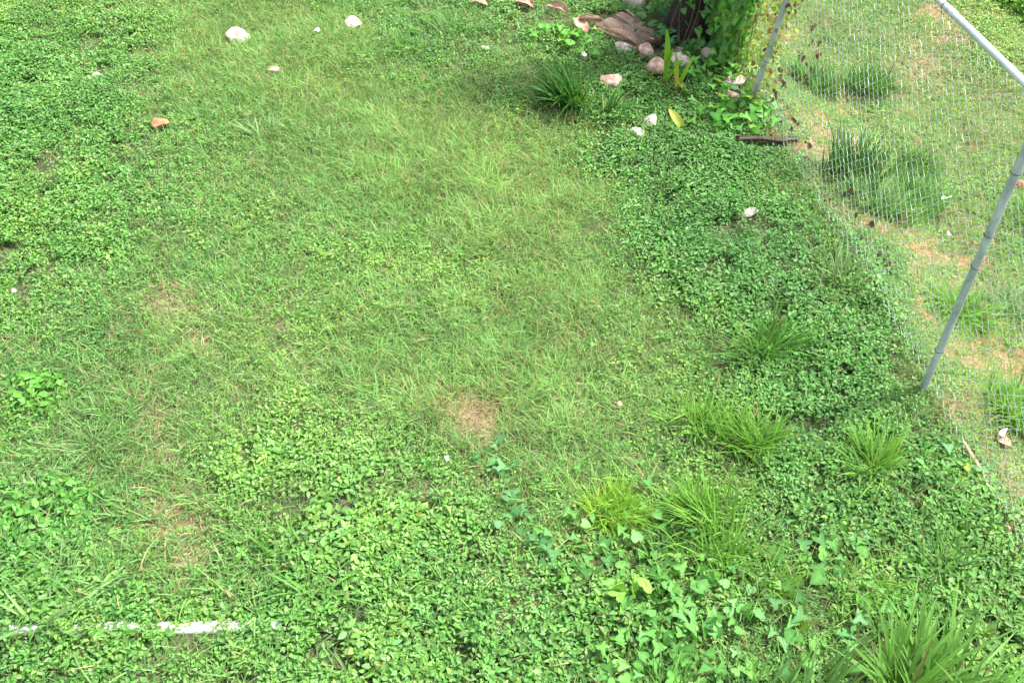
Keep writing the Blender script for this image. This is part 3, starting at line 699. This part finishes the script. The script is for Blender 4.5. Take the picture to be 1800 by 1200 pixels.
CL = [
 (1003, 192, 120, .30, .015, .62, (-.15, .15), (.035, .13, .02), DG, 'dark green clump of broad blades between the lawn and the pink stone'),
 (1058, 212, 55, .22, .010, .95, (.75, .25), (.04, .14, .02), DG, 'dark clump leaning right, joined to the broad clump by the pink stone'),
 (965, 178, 34, .20, .008, 1.1, (-.9, .1), BG, PG, 'bluish arching blades spilling left of the dark broad clump'),
 (1340, 628, 95, .22, .008, .75, (.15, .3), MG, DG, 'green clump in the weeds halfway down, above the pair of spiky clumps'),
 (1222, 750, 90, .17, .007, .8, (0, .3), YG, MG, 'small yellow green clump, left of the pair in the lower weeds'),
 (1330, 790, 130, .20, .008, .8, (.25, .3), YG, MG, 'bushy yellow green clump, right of the pair in the lower weeds'),
 (1522, 826, 130, .22, .008, .9, (.25, .4), MG, YG, 'wide spreading clump between the lower weeds and the fence line'),
 (1072, 905, 230, .17, .0055, .75, (.1, .3), (.20, .38, .035), (.14, .32, .035), 'brightest yellow green fine clump above the creeping vine'),
 (1165, 935, 60, .14, .006, .9, (.4, .2), MG, YG, 'low loose clump right of the brightest yellow green clump'),
 (1225, 915, 90, .24, .008, .55, (-.1, .4), MG, YG, 'upright clump of long narrow blades, right of the brightest clump'),
 (1262, 985, 90, .20, .007, .8, (.35, .4), YG, MG, 'spiky clump just below the upright narrow clump'),
 (1345, 1030, 60, .16, .006, .9, (.6, .3), YG, MG, 'light green clump pointing right beside the vine patch'),
 (1640, 1005, 80, .17, .008, .8, (.5, .3), MG, BG, 'clump leaning right near the lower part of the right edge'),
 (1600, 930, 40, .14, .007, .9, (.2, .3), BG, MG, 'loose bluish clump above the one leaning right'),
 (1510, 1060, 50, .15, .007, .9, (.5, .4), MG, YG, 'thin spiky clump between the vine patch and the big corner clump'),
 (1585, 1215, 55, .42, .0165, .55, (.15, .35), (.13, .29, .07), MG, 'largest clump with wide upright blades at the bottom right'),
 (1690, 1235, 50, .38, .015, .85, (.7, .3), (.14, .30, .08), MG, 'clump of wide blades leaning to the bottom right corner'),
 (1395, 1225, 22, .27, .014, .5, (.0, .4), BG, MG, 'few tall bluish blades at the bottom edge left of the largest clump'),
 (1300, 1230, 30, .16, .010, .9, (-.2, .3), BG, MG, 'low broad bladed clump at the bottom edge under the vine patch'),
 (1165, 1225, 22, .22, .010, .5, (.1, .3), MG, BG, 'few upright blades rising among vine leaves at the bottom edge'),
 (1432, 156, 150, .26, .008, .6, (.1, .15), DG, MG, 'tall dark tussock behind the fence next to the far post'),
 (1520, 160, 120, .20, .008, .85, (.45, .1), MG, DG, 'spreading tussock behind the fence, right of the tall dark tussock'),
 (1490, 322, 70, .30, .013, .35, (.0, .25), (.05, .13, .03), DG, 'upright dark bladed tussock behind the fence, middle of the bank'),
 (1545, 372, 130, .22, .009, .8, (-.1, .1), MG, BG, 'arching tussock behind the fence above the orange soil'),
 (1612, 366, 120, .20, .008, .85, (.35, .1), MG, DG, 'long tussock behind the fence ending by the white sliver'),
 (1600, 292, 90, .16, .007, .9, (.1, .1), MG, DG, 'small tussock behind the fence above the arching one'),
 (1690, 552, 110, .17, .008, 1.0, (-.1, .1), MG, YG, 'green tussock behind the near fence post beside orange soil'),
 (1780, 545, 70, .15, .008, 1.0, (.2, .1), BG, PG, 'bluish tussock beyond the fence right of the near post'),
 (1790, 740, 120, .22, .009, .75, (.1, .2), MG, YG, 'tussock beyond the fence above the dark hollow at the right edge'),
 (1800, 385, 50, .14, .008, .9, (0, .1), MG, BG, 'small tussock beyond the fence below the orange stone'),
 (1480, 500, 26, .20, .010, .6, (.1, .4), BG, PG, 'loose bluish blades in dark weeds beside the fence, upper part'),
 (485, 975, 46, .17, .009, 1.1, (.4, .5), DG, MG, 'dark green flopped clump above the white pipe'),
 (560, 1035, 40, .18, .010, 1.2, (.7, .3), BG, MG, 'arching clump right of the dark flopped one above the pipe'),
 (90, 1105, 36, .20, .014, 1.1, (.8, .6), BG, PG, 'broad bluish blades lying over the pipe at the left'),
 (30, 960, 26, .16, .012, 1.0, (-.3, .4), DG, BG, 'dark broad blades at the left edge below the bright bush'),
 (75, 712, 60, .10, .012, 1.0, (.1, .2), (.12, .34, .03), MG, 'low bright green leafy clump near the left edge'),
 (470, 235, 44, .18, .010, .9, (.25, .5), BG, PG, 'pale bluish clump in the lawn right of the orange brick'),
 (590, 255, 26, .15, .008, 1.0, (.3, .3), BG, PG, 'thin pale clump in the lawn right of the pale bluish one'),
 (715, 92, 40, .18, .008, .9, (-.1, .2), BG, MG, 'bluish clump in the weeds right of the rounded white stone'),
 (785, 52, 40, .18, .010, .9, (.2, .2), MG, BG, 'green clump near the top between stone and dead leaves'),
 (800, 440, 34, .14, .007, 1.2, (.2, .2), PG, BG, 'pale flattened clump in the centre of the lawn'),
 (590, 545, 34, .13, .006, .8, (0, .3), BG, MG, 'fine bluish clump left of the lawn centre'),
 (170, 790, 70, .15, .006, 1.2, (.3, .1), BG, PG, 'greyish swept clump beside the worn path at the left'),
]
for k, a in enumerate(CL):
    clump(*a[:9], 100 + k, a[9])

# ------------------------------------------------------------------ creeping vines with lobed leaves
LT = [lobed_T(0), lobed_T(1), lobed_T(2)]
def vine_leaves(bag, P, size, r, c1, c2, nrm=(0, 0, 1), tiltn=.35, down=-.1, azc=None, kinds=(0, 1, 1, 2), yellow=.04):
    N = len(P); az = r.uniform(0, 2 * math.pi, N) if azc is None else azc + r.normal(0, .8, N)
    el = r.uniform(down - .6, down + .4, N)
    f = np.stack([np.cos(az) * np.cos(el), np.sin(az) * np.cos(el), np.sin(el)], 1)
    nn = norm(np.array(nrm) + r.normal(0, tiltn, (N, 3)))
    k = r.random((N, 1)); cols = (np.array(c1) * k + np.array(c2) * (1 - k)) * r.uniform(.8, 1.2, (N, 1))
    yl = r.random(N) < yellow; cols[yl] = np.array([.24, .38, .04])
    ch = r.choice(kinds, N)
    for q in set(kinds):
        s = ch == q
        if s.any():
            sh = np.ones(len(LT[q][0])) * .93; sh[:3] = 1.35; sh[9] = 1.2
            V, Fs, cc = place(LT[q][0], LT[q][1], P[s], frames(f[s], nn[s]), size[s], cols[s], sh); bag.add(V, Fs, cc)
def creeper(path, nleaf, size, width, height, c1, c2, seed, lab, name='creeping_vine', yellow=.05, stems=3):
    r = np.random.default_rng(seed); W3 = np.array([on_ground(a, b) for a, b in path]); p0 = W3[0].copy()
    t = thing(name, p0, lab, 'vine')
    seg = np.linspace(0, len(W3) - 1, nleaf); seg = np.clip(seg + r.uniform(-.5, .5, nleaf), 0, len(W3) - 1.001)
    i0 = seg.astype(int); f0 = (seg - i0)[:, None]; P = W3[i0] * (1 - f0) + W3[i0 + 1] * f0
    P[:, :2] += r.normal(0, 1, (nleaf, 2)) * width
    P[:, 2] = ground(P[:, 0], P[:, 1]) + height * r.uniform(.5, 1.25, nleaf)
    b_ = Bag(); vine_leaves(b_, P - p0, size * r.uniform(.6, 1.15, nleaf), r, c1, c2, (0, -.1, 1), .5, -.1, yellow=yellow)
    fol = b_
    for s in range(stems):
        b_ = Bag()
        o_ = r.normal(0, width * .5, 2) * (s > 0); pts = []
        for q in np.linspace(0, len(W3) - 1.001, 10 * len(W3)):
            i1 = int(q); a = W3[i1] * (1 - q + i1) + W3[i1 + 1] * (q - i1); a = a.copy(); a[:2] += o_ + np.array([math.sin(q * 5 + s), math.cos(q * 6 + s)]) * .02
            a[2] = float(ground(a[0], a[1])) + height * .55; pts.append(a - p0)
        V, Fs, cc = tube(pts, .0016, 5, col=(.12, .16, .04)); b_.add(V, Fs, cc); link('stem', b_.mesh('stem'), M_vine, t)
    for q in range(nleaf):                                            # leaf stalks
        a = P[q] - p0; bpt = a.copy(); bpt[2] -= height * .6; bpt[:2] += r.normal(0, .015, 2)
        V, Fs, cc = tube([bpt, (a + bpt) / 2 + np.array([.004, 0, 0]), a], .0011, 3, False, col=(.16, .22, .05)); fol.add(V, Fs, cc)
    link('foliage', fol.mesh('foliage'), M_vine, t)
VG = (.075, .22, .06); VL = (.12, .30, .055)
creeper([(868, 775), (880, 830), (905, 860), (900, 910), (930, 965), (985, 975), (1050, 990)], 36, .056, .05, .06, (.10, .25, .09), (.08, .23, .07), 1, 'trail of grey green lobed vine leaves crossing the weeds below the bare brown patch', yellow=.0)
creeper([(1010, 940), (1100, 960), (1170, 990), (1130, 1050), (1200, 1030), (1240, 1090), (1140, 1110), (1190, 1160), (1120, 1190), (1290, 1150)], 230, .054, .11, .07, (.075, .22, .05), (.11, .285, .05), 2, 'dense patch of large lobed vine leaves at the bottom, right of centre', yellow=.0, stems=5)
creeper([(1062, 1055), (1095, 1050), (1115, 1072)], 9, .075, .03, .09, (.19, .38, .06), (.14, .33, .05), 3, 'pale yellow green vine tip lying on top of the dense vine patch', yellow=.0, stems=1)
creeper([(1380, 960), (1450, 1000), (1500, 1010), (1430, 1060), (1520, 1130), (1400, 1150), (1330, 1100)], 80, .06, .14, .06, (.09, .25, .08), VL, 4, 'scattered vine leaves among thin grass between the dense patch and the corner clumps', yellow=.01, stems=3)
creeper([(1650, 800), (1690, 790), (1720, 840)], 14, .06, .05, .05, (.10, .26, .10), VG, 5, 'few grey green vine leaves creeping to the foot of the fence at the right', stems=1)
creeper([(1225, 130), (1260, 120), (1300, 110), (1270, 140), (1240, 150), (1300, 190), (1240, 215), (1310, 215), (1345, 215)], 120, .072, .08, .08, (.09, .28, .05), (.12, .33, .04), 6, 'bright heart shaped vine leaves around the stones by the far fence post', yellow=.03, stems=4)
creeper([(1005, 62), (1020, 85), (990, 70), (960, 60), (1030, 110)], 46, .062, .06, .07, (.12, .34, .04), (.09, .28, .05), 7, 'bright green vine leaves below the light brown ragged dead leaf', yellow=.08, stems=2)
creeper([(1150, 60), (1175, 70), (1190, 95), (1230, 105), (1160, 40), (1130, 40), (1235, 80), (1180, 85)], 90, .062, .07, .09, (.045, .13, .04), (.06, .18, .05), 8, 'dark shaded vine leaves around the foot of the stand-in trunk', yellow=.0, stems=3)

# curtain of creeper hanging on the far part of the fence and the trunk
def curtain():
    r = np.random.default_rng(31)
    t = thing('fence_creeper', PA + np.array([-.15, .8, 0]), 'thick curtain of heart leaved creeper hanging on the far fence left of the far post', 'creeper')
    base = PA + np.array([-.15, .8, 0]); N = 3600
    u = -(.36 + 1.9 * r.random(N) ** 1.3); v = r.random(N) ** 1.35 * 1.02
    P = np.array([fpt(a, b) for a, b in zip(u, v)])
    depth = .02 + .34 * r.random(N) * (np.clip(-u - .2, .15, 1)) * (.55 + .45 * v); P -= np.array([FN[0], FN[1], 0]) * depth[:, None]
    P += r.normal(0, .025, (N, 3))
    b_ = Bag(); vine_leaves(b_, P - base, r.uniform(.03, .075, N), r, (.06, .20, .035), (.12, .32, .04), (-.6, -.45, .65), .5, -.55, azc=-1.9, yellow=.05, kinds=(0, 2))
    link('foliage', b_.mesh('foliage'), M_vine, t)
    # hanging stems
    b_ = Bag()
    for k in range(150):
        u0 = -r.uniform(.05, 2.4); v0 = r.uniform(.25, 1); v1 = max(0, v0 - r.uniform(.2, .6)); d = r.uniform(0, .12)
        pts = []
        for q in np.linspace(0, 1, 9):
            a = fpt(u0 + .04 * math.sin(q * 7 + k), v0 + (v1 - v0) * q) - np.array([FN[0], FN[1], 0]) * (d * (1 + q * .3)); pts.append(a - base)
        cc0 = [(.20, .13, .07), (.14, .2, .05), (.28, .26, .12)][k % 3]
        V, Fs, cc = tube(pts, r.uniform(.001, .0022), 4, False, col=cc0); b_.add(V, Fs, cc)
    link('hanging_stem', b_.mesh('hanging_stem'), M_dry, t)
    # small yellowing leaves where it thins out
    N = 900; u = -np.abs(r.normal(0, .42, N)) + .10; v = r.uniform(0, .9, N) * r.uniform(.6, 1, N)
    P = np.array([fpt(a, b) for a, b in zip(u, v)]) + r.normal(0, .03, (N, 3))
    az = r.uniform(0, 6.28, N); el = r.uniform(-1.2, 0, N); f = np.stack([np.cos(az) * np.cos(el), np.sin(az) * np.cos(el), np.sin(el)], 1)
    T, Fc = leaf_T(.3); k = r.random((N, 1)); cols = np.array([.16, .30, .04]) * k + np.array([.34, .38, .06]) * (1 - k)
    br = r.random(N) < .15; cols[br] = (.26, .13, .05)
    V, Fs, cc = place(T, Fc, P - base, frames(f, norm(r.normal(0, .6, (N, 3)) + [-.4, -.4, .8])), r.uniform(.02, .045, N), cols)
    link('yellowing_leaves', np_mesh('yellowing_leaves', V, Fs, cc), M_vine, t)
    # withered sprigs caught in the mesh
    b_ = Bag()
    for k in range(46):
        u0 = r.uniform(-.1, .55) if k < 30 else r.uniform(.1, 1.9); v0 = r.uniform(.02, .75) if k < 30 else r.uniform(0, .25); a = fpt(u0, v0)
        n_ = 3; P = np.tile(a - base, (n_, 1)) + r.normal(0, .01, (n_, 3)); az = r.uniform(0, 6.28, n_); el = r.uniform(-1.5, -.9, n_)
        f = np.stack([np.cos(az) * np.cos(el), np.sin(az) * np.cos(el), np.sin(el)], 1)
        V, Fs, cc = place(T, Fc, P, frames(f, r.normal(0, 1, (n_, 3))), r.uniform(.02, .045, n_), np.tile([.13, .07, .045], (n_, 1))); b_.add(V, Fs, cc)
    link('withered_leaves', b_.mesh('withered_leaves'), M_dry, t)
curtain(); trunk_vine()
# hedge-like leafy growth at the far top right corner
def bush(path, n, wid, hgt, size, c1, c2, seed, lab, name='bush', up=.5):
    r = np.random.default_rng(seed); W3 = np.array([on_ground(a, b) for a, b in path]); p0 = W3[0]
    t = thing(name, p0, lab, 'bush')
    q = r.uniform(0, len(W3) - 1.001, n); i0 = q.astype(int); f0 = (q - i0)[:, None]; P = W3[i0] * (1 - f0) + W3[i0 + 1] * f0
    a = r.uniform(0, 6.28, n); rad = np.sqrt(r.random(n)); P[:, 0] += np.cos(a) * rad * wid; P[:, 1] += np.sin(a) * rad * wid
    lump = noise(P[:, 0], P[:, 1], 5, seed)
    P[:, 2] = ground(P[:, 0], P[:, 1]) + hgt * np.sqrt(np.clip(1 - rad ** 2, .03, 1)) * (.4 + .9 * lump) * (1 - .55 * r.random(n) ** 2)
    az = r.uniform(0, 6.28, n); el = r.uniform(-.5, .4, n); f = np.stack([np.cos(az) * np.cos(el), np.sin(az) * np.cos(el), np.sin(el)], 1)
    T, Fc = leaf_T(.28); k = r.random((n, 1)); cols = (np.array(c1) * k + np.array(c2) * (1 - k)) * r.uniform(.75, 1.2, (n, 1))
    V, Fs, cc = place(T, Fc, P - p0, frames(f, norm(r.normal(0, .45, (n, 3)) + [0, -.2, 1])), size * r.uniform(.6, 1.2, n), cols)
    link('foliage', np_mesh('foliage', V, Fs, cc), M_leaf, t)
    for _ in range(14):
        b_ = Bag()
        k = r.integers(0, n); a = P[k] - p0; g = a.copy(); g[2] = float(ground(P[k][0], P[k][1])) - p0[2]; g[:2] *= .97
        V, Fs, cc = tube([g, (a + g) / 2 + r.normal(0, .01, 3), a], .003, 5, False, col=(.14, .15, .05)); b_.add(V, Fs, cc); link('stem', b_.mesh('stem'), M_dry, t)
bush([(1760, -60), (1800, -30), (1850, 0), (1950, 60)], 4200, .46, .22, .045, (.16, .34, .04), (.11, .30, .03), 5, 'bright leafy growth at the top right corner beyond the fence')
bush([(60, 690), (80, 700)], 200, .13, .07, .040, (.12, .31, .045), (.10, .29, .04), 6, 'small bright leafy plant near the left edge above the greyish clump', 'leafy_plant')
bush([(70, 905), (110, 910), (60, 925)], 260, .21, .09, .044, (.11, .29, .045), (.09, .28, .04), 8, 'leafy plant at the left above the pipe, with darker blades beside it', 'leafy_plant')

# ------------------------------------------------------------------ cover that nobody could count
def tint_cols(y_, r, N, kind):
    dk = np.array([.062, .195, .036]); md = np.array([.112, .262, .052]); yl = np.array([.20, .345, .062])
    if kind == 'grass': dk = np.array([.085, .205, .062]); md = np.array([.155, .305, .088]); yl = np.array([.21, .36, .11])
    y_ = np.clip(y_ + r.normal(0, .13, N), 0, 1)[:, None]
    c = np.where(y_ < .5, dk + (md - dk) * y_ * 2, md + (yl - md) * (y_ * 2 - 1))
    return c * r.uniform(.72, 1.28, (N, 1)) * (1 + r.normal(0, .06, (N, 3)))
def cover_dens(px, py, x, y):
    d = look(GC, px, py); wn = np.clip(blobs(WORN, px, py) + blobs(ORANGE, px, py) + .5 * blobs(DRY, px, py), 0, 1)
    gaps = np.clip((fbm(x, y, 6, 44) - .30) * 5, .12, 1)
    return np.clip((.22 + .84 * d ** 1.2) * (1 - .93 * wn * np.clip(.3 + 1.2 * noise(x, y, 8, 68), 0, 1)) * gaps * np.where(fence_side(x, y) > .1, 2.2, 1), 0, 1)
# broad-leaved ground cover: small plants of opposite leaf pairs
x, y, px, py = scatter(3700, cover_dens, 51); N = len(x)
k = keep_clear(x, y) > 0; x, y, px, py = x[k], y[k], px[k], py[k]; N = len(x); r = np.random.default_rng(52)
dC = look(GC, px, py); bey = fence_side(x, y) > .1
lump = fbm(x, y, 3.2, 61)
near = np.clip((1.2 * 3.9 - y) / 4, -0.3, 1)
sp = np.exp(r.normal(0, .22, N)) * (.62 + .62 * noise(x, y, 3.7, 57)); hue = (1 + r.normal(0, .15, (N, 1))) * (1 + r.normal(0, .06, (N, 3)))
hgt = (.016 + .055 * dC * (.25 + 1.15 * lump)) * np.where(bey, .45, 1); size = (.0115 + .0135 * dC) * np.where(bey, .85, 1) * sp
lowc = (py > 800) & ~bey; size = size * np.where(lowc, 1.18, 1)
tn = look(GY, px, py) + (fbm(x, y, 2.0, 71) - .5) * .5 + (noise(x, y, 9, 73) - .5) * .25 + .10 * bey
G0 = ground(x, y); bag = Bag(); Ts = [leaf_T(.225, .11, .16, .28), leaf_T(.27, .08, .10, .33), leaf_T(.16, .08, .25, .25)]
az0 = r.uniform(0, 6.28, N); sel = (noise(x, y, 2.6, 58) * 2.4 + r.normal(0, .45, N)).astype(int) % 3
for j in range(6):
    s = r.random(N) < (1 if j < 3 else .72); n_ = s.sum()
    az = az0[s] + j * 2.4 + r.normal(0, .4, n_); el = r.uniform(-.35, .75, n_)
    f = np.stack([np.cos(az) * np.cos(el), np.sin(az) * np.cos(el), np.sin(el)], 1)
    hh = hgt[s] * (1 - .17 * j * r.uniform(.5, 1.2, n_)); sz = size[s] * r.uniform(.75, 1.25, n_) * (.8 + .06 * j)
    P = np.stack([x[s] + np.cos(az) * .006, y[s] + np.sin(az) * .006, G0[s] + np.maximum(hh, .004)], 1)
    nn = norm(r.normal(0, .40, (n_, 3)) + [0, 0, 1])
    cols = tint_cols(tn[s], r, n_, 'leaf') * hue[s]
    q = r.random(n_) < .005; cols[q] = np.array([.36, .24, .07]); sz = np.where(q, sz * .65, sz)
    ch = (sel[s] + (r.random(n_) < .15)) % 3
    for m_ in range(3):
        c_ = ch == m_
        V, Fs, cc = place(Ts[m_][0], Ts[m_][1], P[c_], frames(f[c_], nn[c_]), np.stack([sz[c_] * r.uniform(.8, 1.25, c_.sum()), sz[c_], sz[c_]], 1), cols[c_], np.array([1.1, 1.15, 1.1, .95, .93, .93, .93, .93])); bag.add(V, Fs, cc)
print('cover plants', N, 'verts', bag.n)
tag(link('ground_cover', bag.mesh('ground_cover'), M_leaf), 'low broad leaved weeds carpeting the ground on both sides of the fence', 'ground cover', kind='stuff')
# fine lawn grass
def grass_dens(px, py, x, y):
    d = look(GG, px, py); wn = np.clip(.58 * blobs(WORN, px, py) + .7 * blobs([(832, 712, 56, 38, 1)], px, py) + 1.1 * blobs(ORANGE, px, py) * np.clip(.3 + 1.3 * noise(x, y, 6, 67), 0, 1), 0, .97)
    return (.27 + .73 * d) * (1 - wn) * np.clip(.35 + 1.3 * fbm(x, y, 9, 78), .3, 1)
x, y, px, py = scatter(13000, grass_dens, 81); k = keep_clear(x, y, .9) > 0; x, y, px, py = x[k], y[k], px[k], py[k]; N = len(x); r = np.random.default_rng(82)
d = look(GG, px, py); bey = fence_side(x, y) > .1; G0 = ground(x, y)
wn = np.clip(blobs(WORN, px, py) + blobs(DRY, px, py) * .7 + blobs(ORANGE, px, py) * .6, 0, 1)
L = (.044 + .064 * d * (.4 + 1.2 * fbm(x, y, 3, 91))) * r.uniform(.55, 1.35, N) * np.where(bey, .6, 1) * (1 - .35 * wn)
tn = look(GY, px, py) + (fbm(x, y, 2.0, 71) - .5) * .6
cols = tint_cols(tn, r, N, 'grass') * (.65 + .7 * noise(x, y, 14, 79))[:, None]
dry = r.random(N) < (.07 + .42 * wn); cols[dry] = np.array([.36, .285, .15]) * r.uniform(.55, 1.25, (dry.sum(), 1))
azf = 1.2 + (noise(x, y, 4.5, 95) - .5) * 5 + r.normal(0, 1.9, N)
V, Fs, cc = blades(np.stack([x, y, G0 - .002], 1), azf, L, r.uniform(.0019, .0046, N), r.uniform(.25, 1.25, N), r.uniform(.1, 1.2, N), cols, 3, 0, r.uniform(-1.2, 1.2, N), cols * 1.08)
print('grass', N)
tag(link('lawn_grass', np_mesh('lawn_grass', V, Fs, cc), M_grass), 'fine light green lawn grass growing over the open ground', 'grass', kind='stuff')
# broader crabgrass blades in sprawling tufts
def crab_dens(px, py, x, y):
    return np.clip(blobs(CRAB, px, py) + .36, 0, 1) * np.clip((fbm(x, y, 5, 99) - .34) * 5, .08, 1)
x, y, px, py = scatter(330, crab_dens, 101); k = keep_clear(x, y, 1.1) > 0; x, y = x[k], y[k]; px, py = px[k], py[k]; r = np.random.default_rng(102)
nb = 7; X2 = np.repeat(x, nb); Y2 = np.repeat(y, nb); PX = np.repeat(px, nb); PY = np.repeat(py, nb); N = len(X2)
X2 = X2 + r.normal(0, .012, N); Y2 = Y2 + r.normal(0, .012, N)
cols = np.array([.13, .26, .075]) * r.uniform(.65, 1.35, (N, 1)) * (1 + r.normal(0, .08, (N, 3)))
yy = np.clip(look(GY, PX, PY) - .45, 0, 1)[:, None]; cols = cols * (1 - yy) + np.array([.22, .36, .05]) * yy
q = r.random(N) < .06; cols[q] = (.36, .29, .15)
sc = np.where(fence_side(X2, Y2) > 0, .7, 1) * np.where(PY > 850, 1.25, 1)
V, Fs, cc = blades(np.stack([X2, Y2, ground(X2, Y2) + .008], 1), r.uniform(0, 6.28, N), r.uniform(.04, .125, N) * sc, r.uniform(.003, .0064, N) * sc, r.uniform(.25, 1.15, N), r.uniform(.3, 1.3, N), cols, 4, .2, r.uniform(-.6, .6, N), cols * 1.1)
print('crab', N)
tag(link('crabgrass', np_mesh('crabgrass', V, Fs, cc), M_grass), 'sprawling tufts of wider bluish green blades through the lawn', 'grass', kind='stuff')
# long thin flowering stalks over the centre of the lawn
def stalk_dens(px, py, x, y):
    return np.clip(blobs([(820, 220, 220, 90, 1), (560, 110, 120, 90, .8), (960, 330, 130, 90, .9), (1050, 450, 100, 80, .7), (860, 680, 140, 60, .9), (500, 620, 160, 60, .5), (350, 110, 90, 60, .6), (1120, 640, 100, 60, .5), (1560, 900, 60, 60, .3), (1400, 1040, 120, 60, .5), (1480, 400, 50, 120, .9), (1700, 800, 60, 120, .9)], px, py) + .14, 0, 1)
x, y, px, py = scatter(1500, stalk_dens, 111); N = len(x); r = np.random.default_rng(112)
cols = np.array([.30, .36, .10]) * r.uniform(.6, 1.25, (N, 1)); q = r.random(N) < .35; cols[q] = np.array([.40, .31, .17]) * r.uniform(.6, 1.2, (q.sum(), 1))
V, Fs, cc = blades(np.stack([x, y, ground(x, y)], 1), r.uniform(0, 6.28, N), r.uniform(.07, .17, N), r.uniform(.0014, .0026, N), r.uniform(.1, .9, N), r.uniform(.1, .9, N), cols, 4, 0, r.uniform(-1.4, 1.4, N))
tag(link('seed_stalks', np_mesh('seed_stalks', V, Fs, cc), M_grass), 'thin yellowish stalks standing above the lawn', 'grass', kind='stuff')
# dry straw and thatch lying on the soil
def straw_dens(px, py, x, y):
    return np.clip(blobs(WORN, px, py) * 1.0 + blobs(DRY, px, py) * .8 + .25 * blobs(ORANGE, px, py) + .10, 0, 1)
x, y, px, py = scatter(3800, straw_dens, 121); k = keep_clear(x, y) > 0; x, y = x[k], y[k]; N = len(x); r = np.random.default_rng(122)
cols = np.array([.42, .33, .20]) * r.uniform(.45, 1.25, (N, 1)); q = r.random(N) < .3; cols[q] = np.array([.26, .15, .09]) * r.uniform(.6, 1.2, (q.sum(), 1))
V, Fs, cc = blades(np.stack([x, y, ground(x, y) + r.uniform(.009, .016, N)], 1), r.uniform(0, 6.28, N), r.uniform(.02, .07, N), r.uniform(.0015, .0035, N), r.uniform(1.2, 1.6, N), r.uniform(-.2, .4, N), cols, 2, 0, r.uniform(-.5, .5, N))
tag(link('straw_litter', np_mesh('straw_litter', V, Fs, cc), M_dry), 'dry straw and cut grass lying on worn ground', 'straw', kind='stuff')
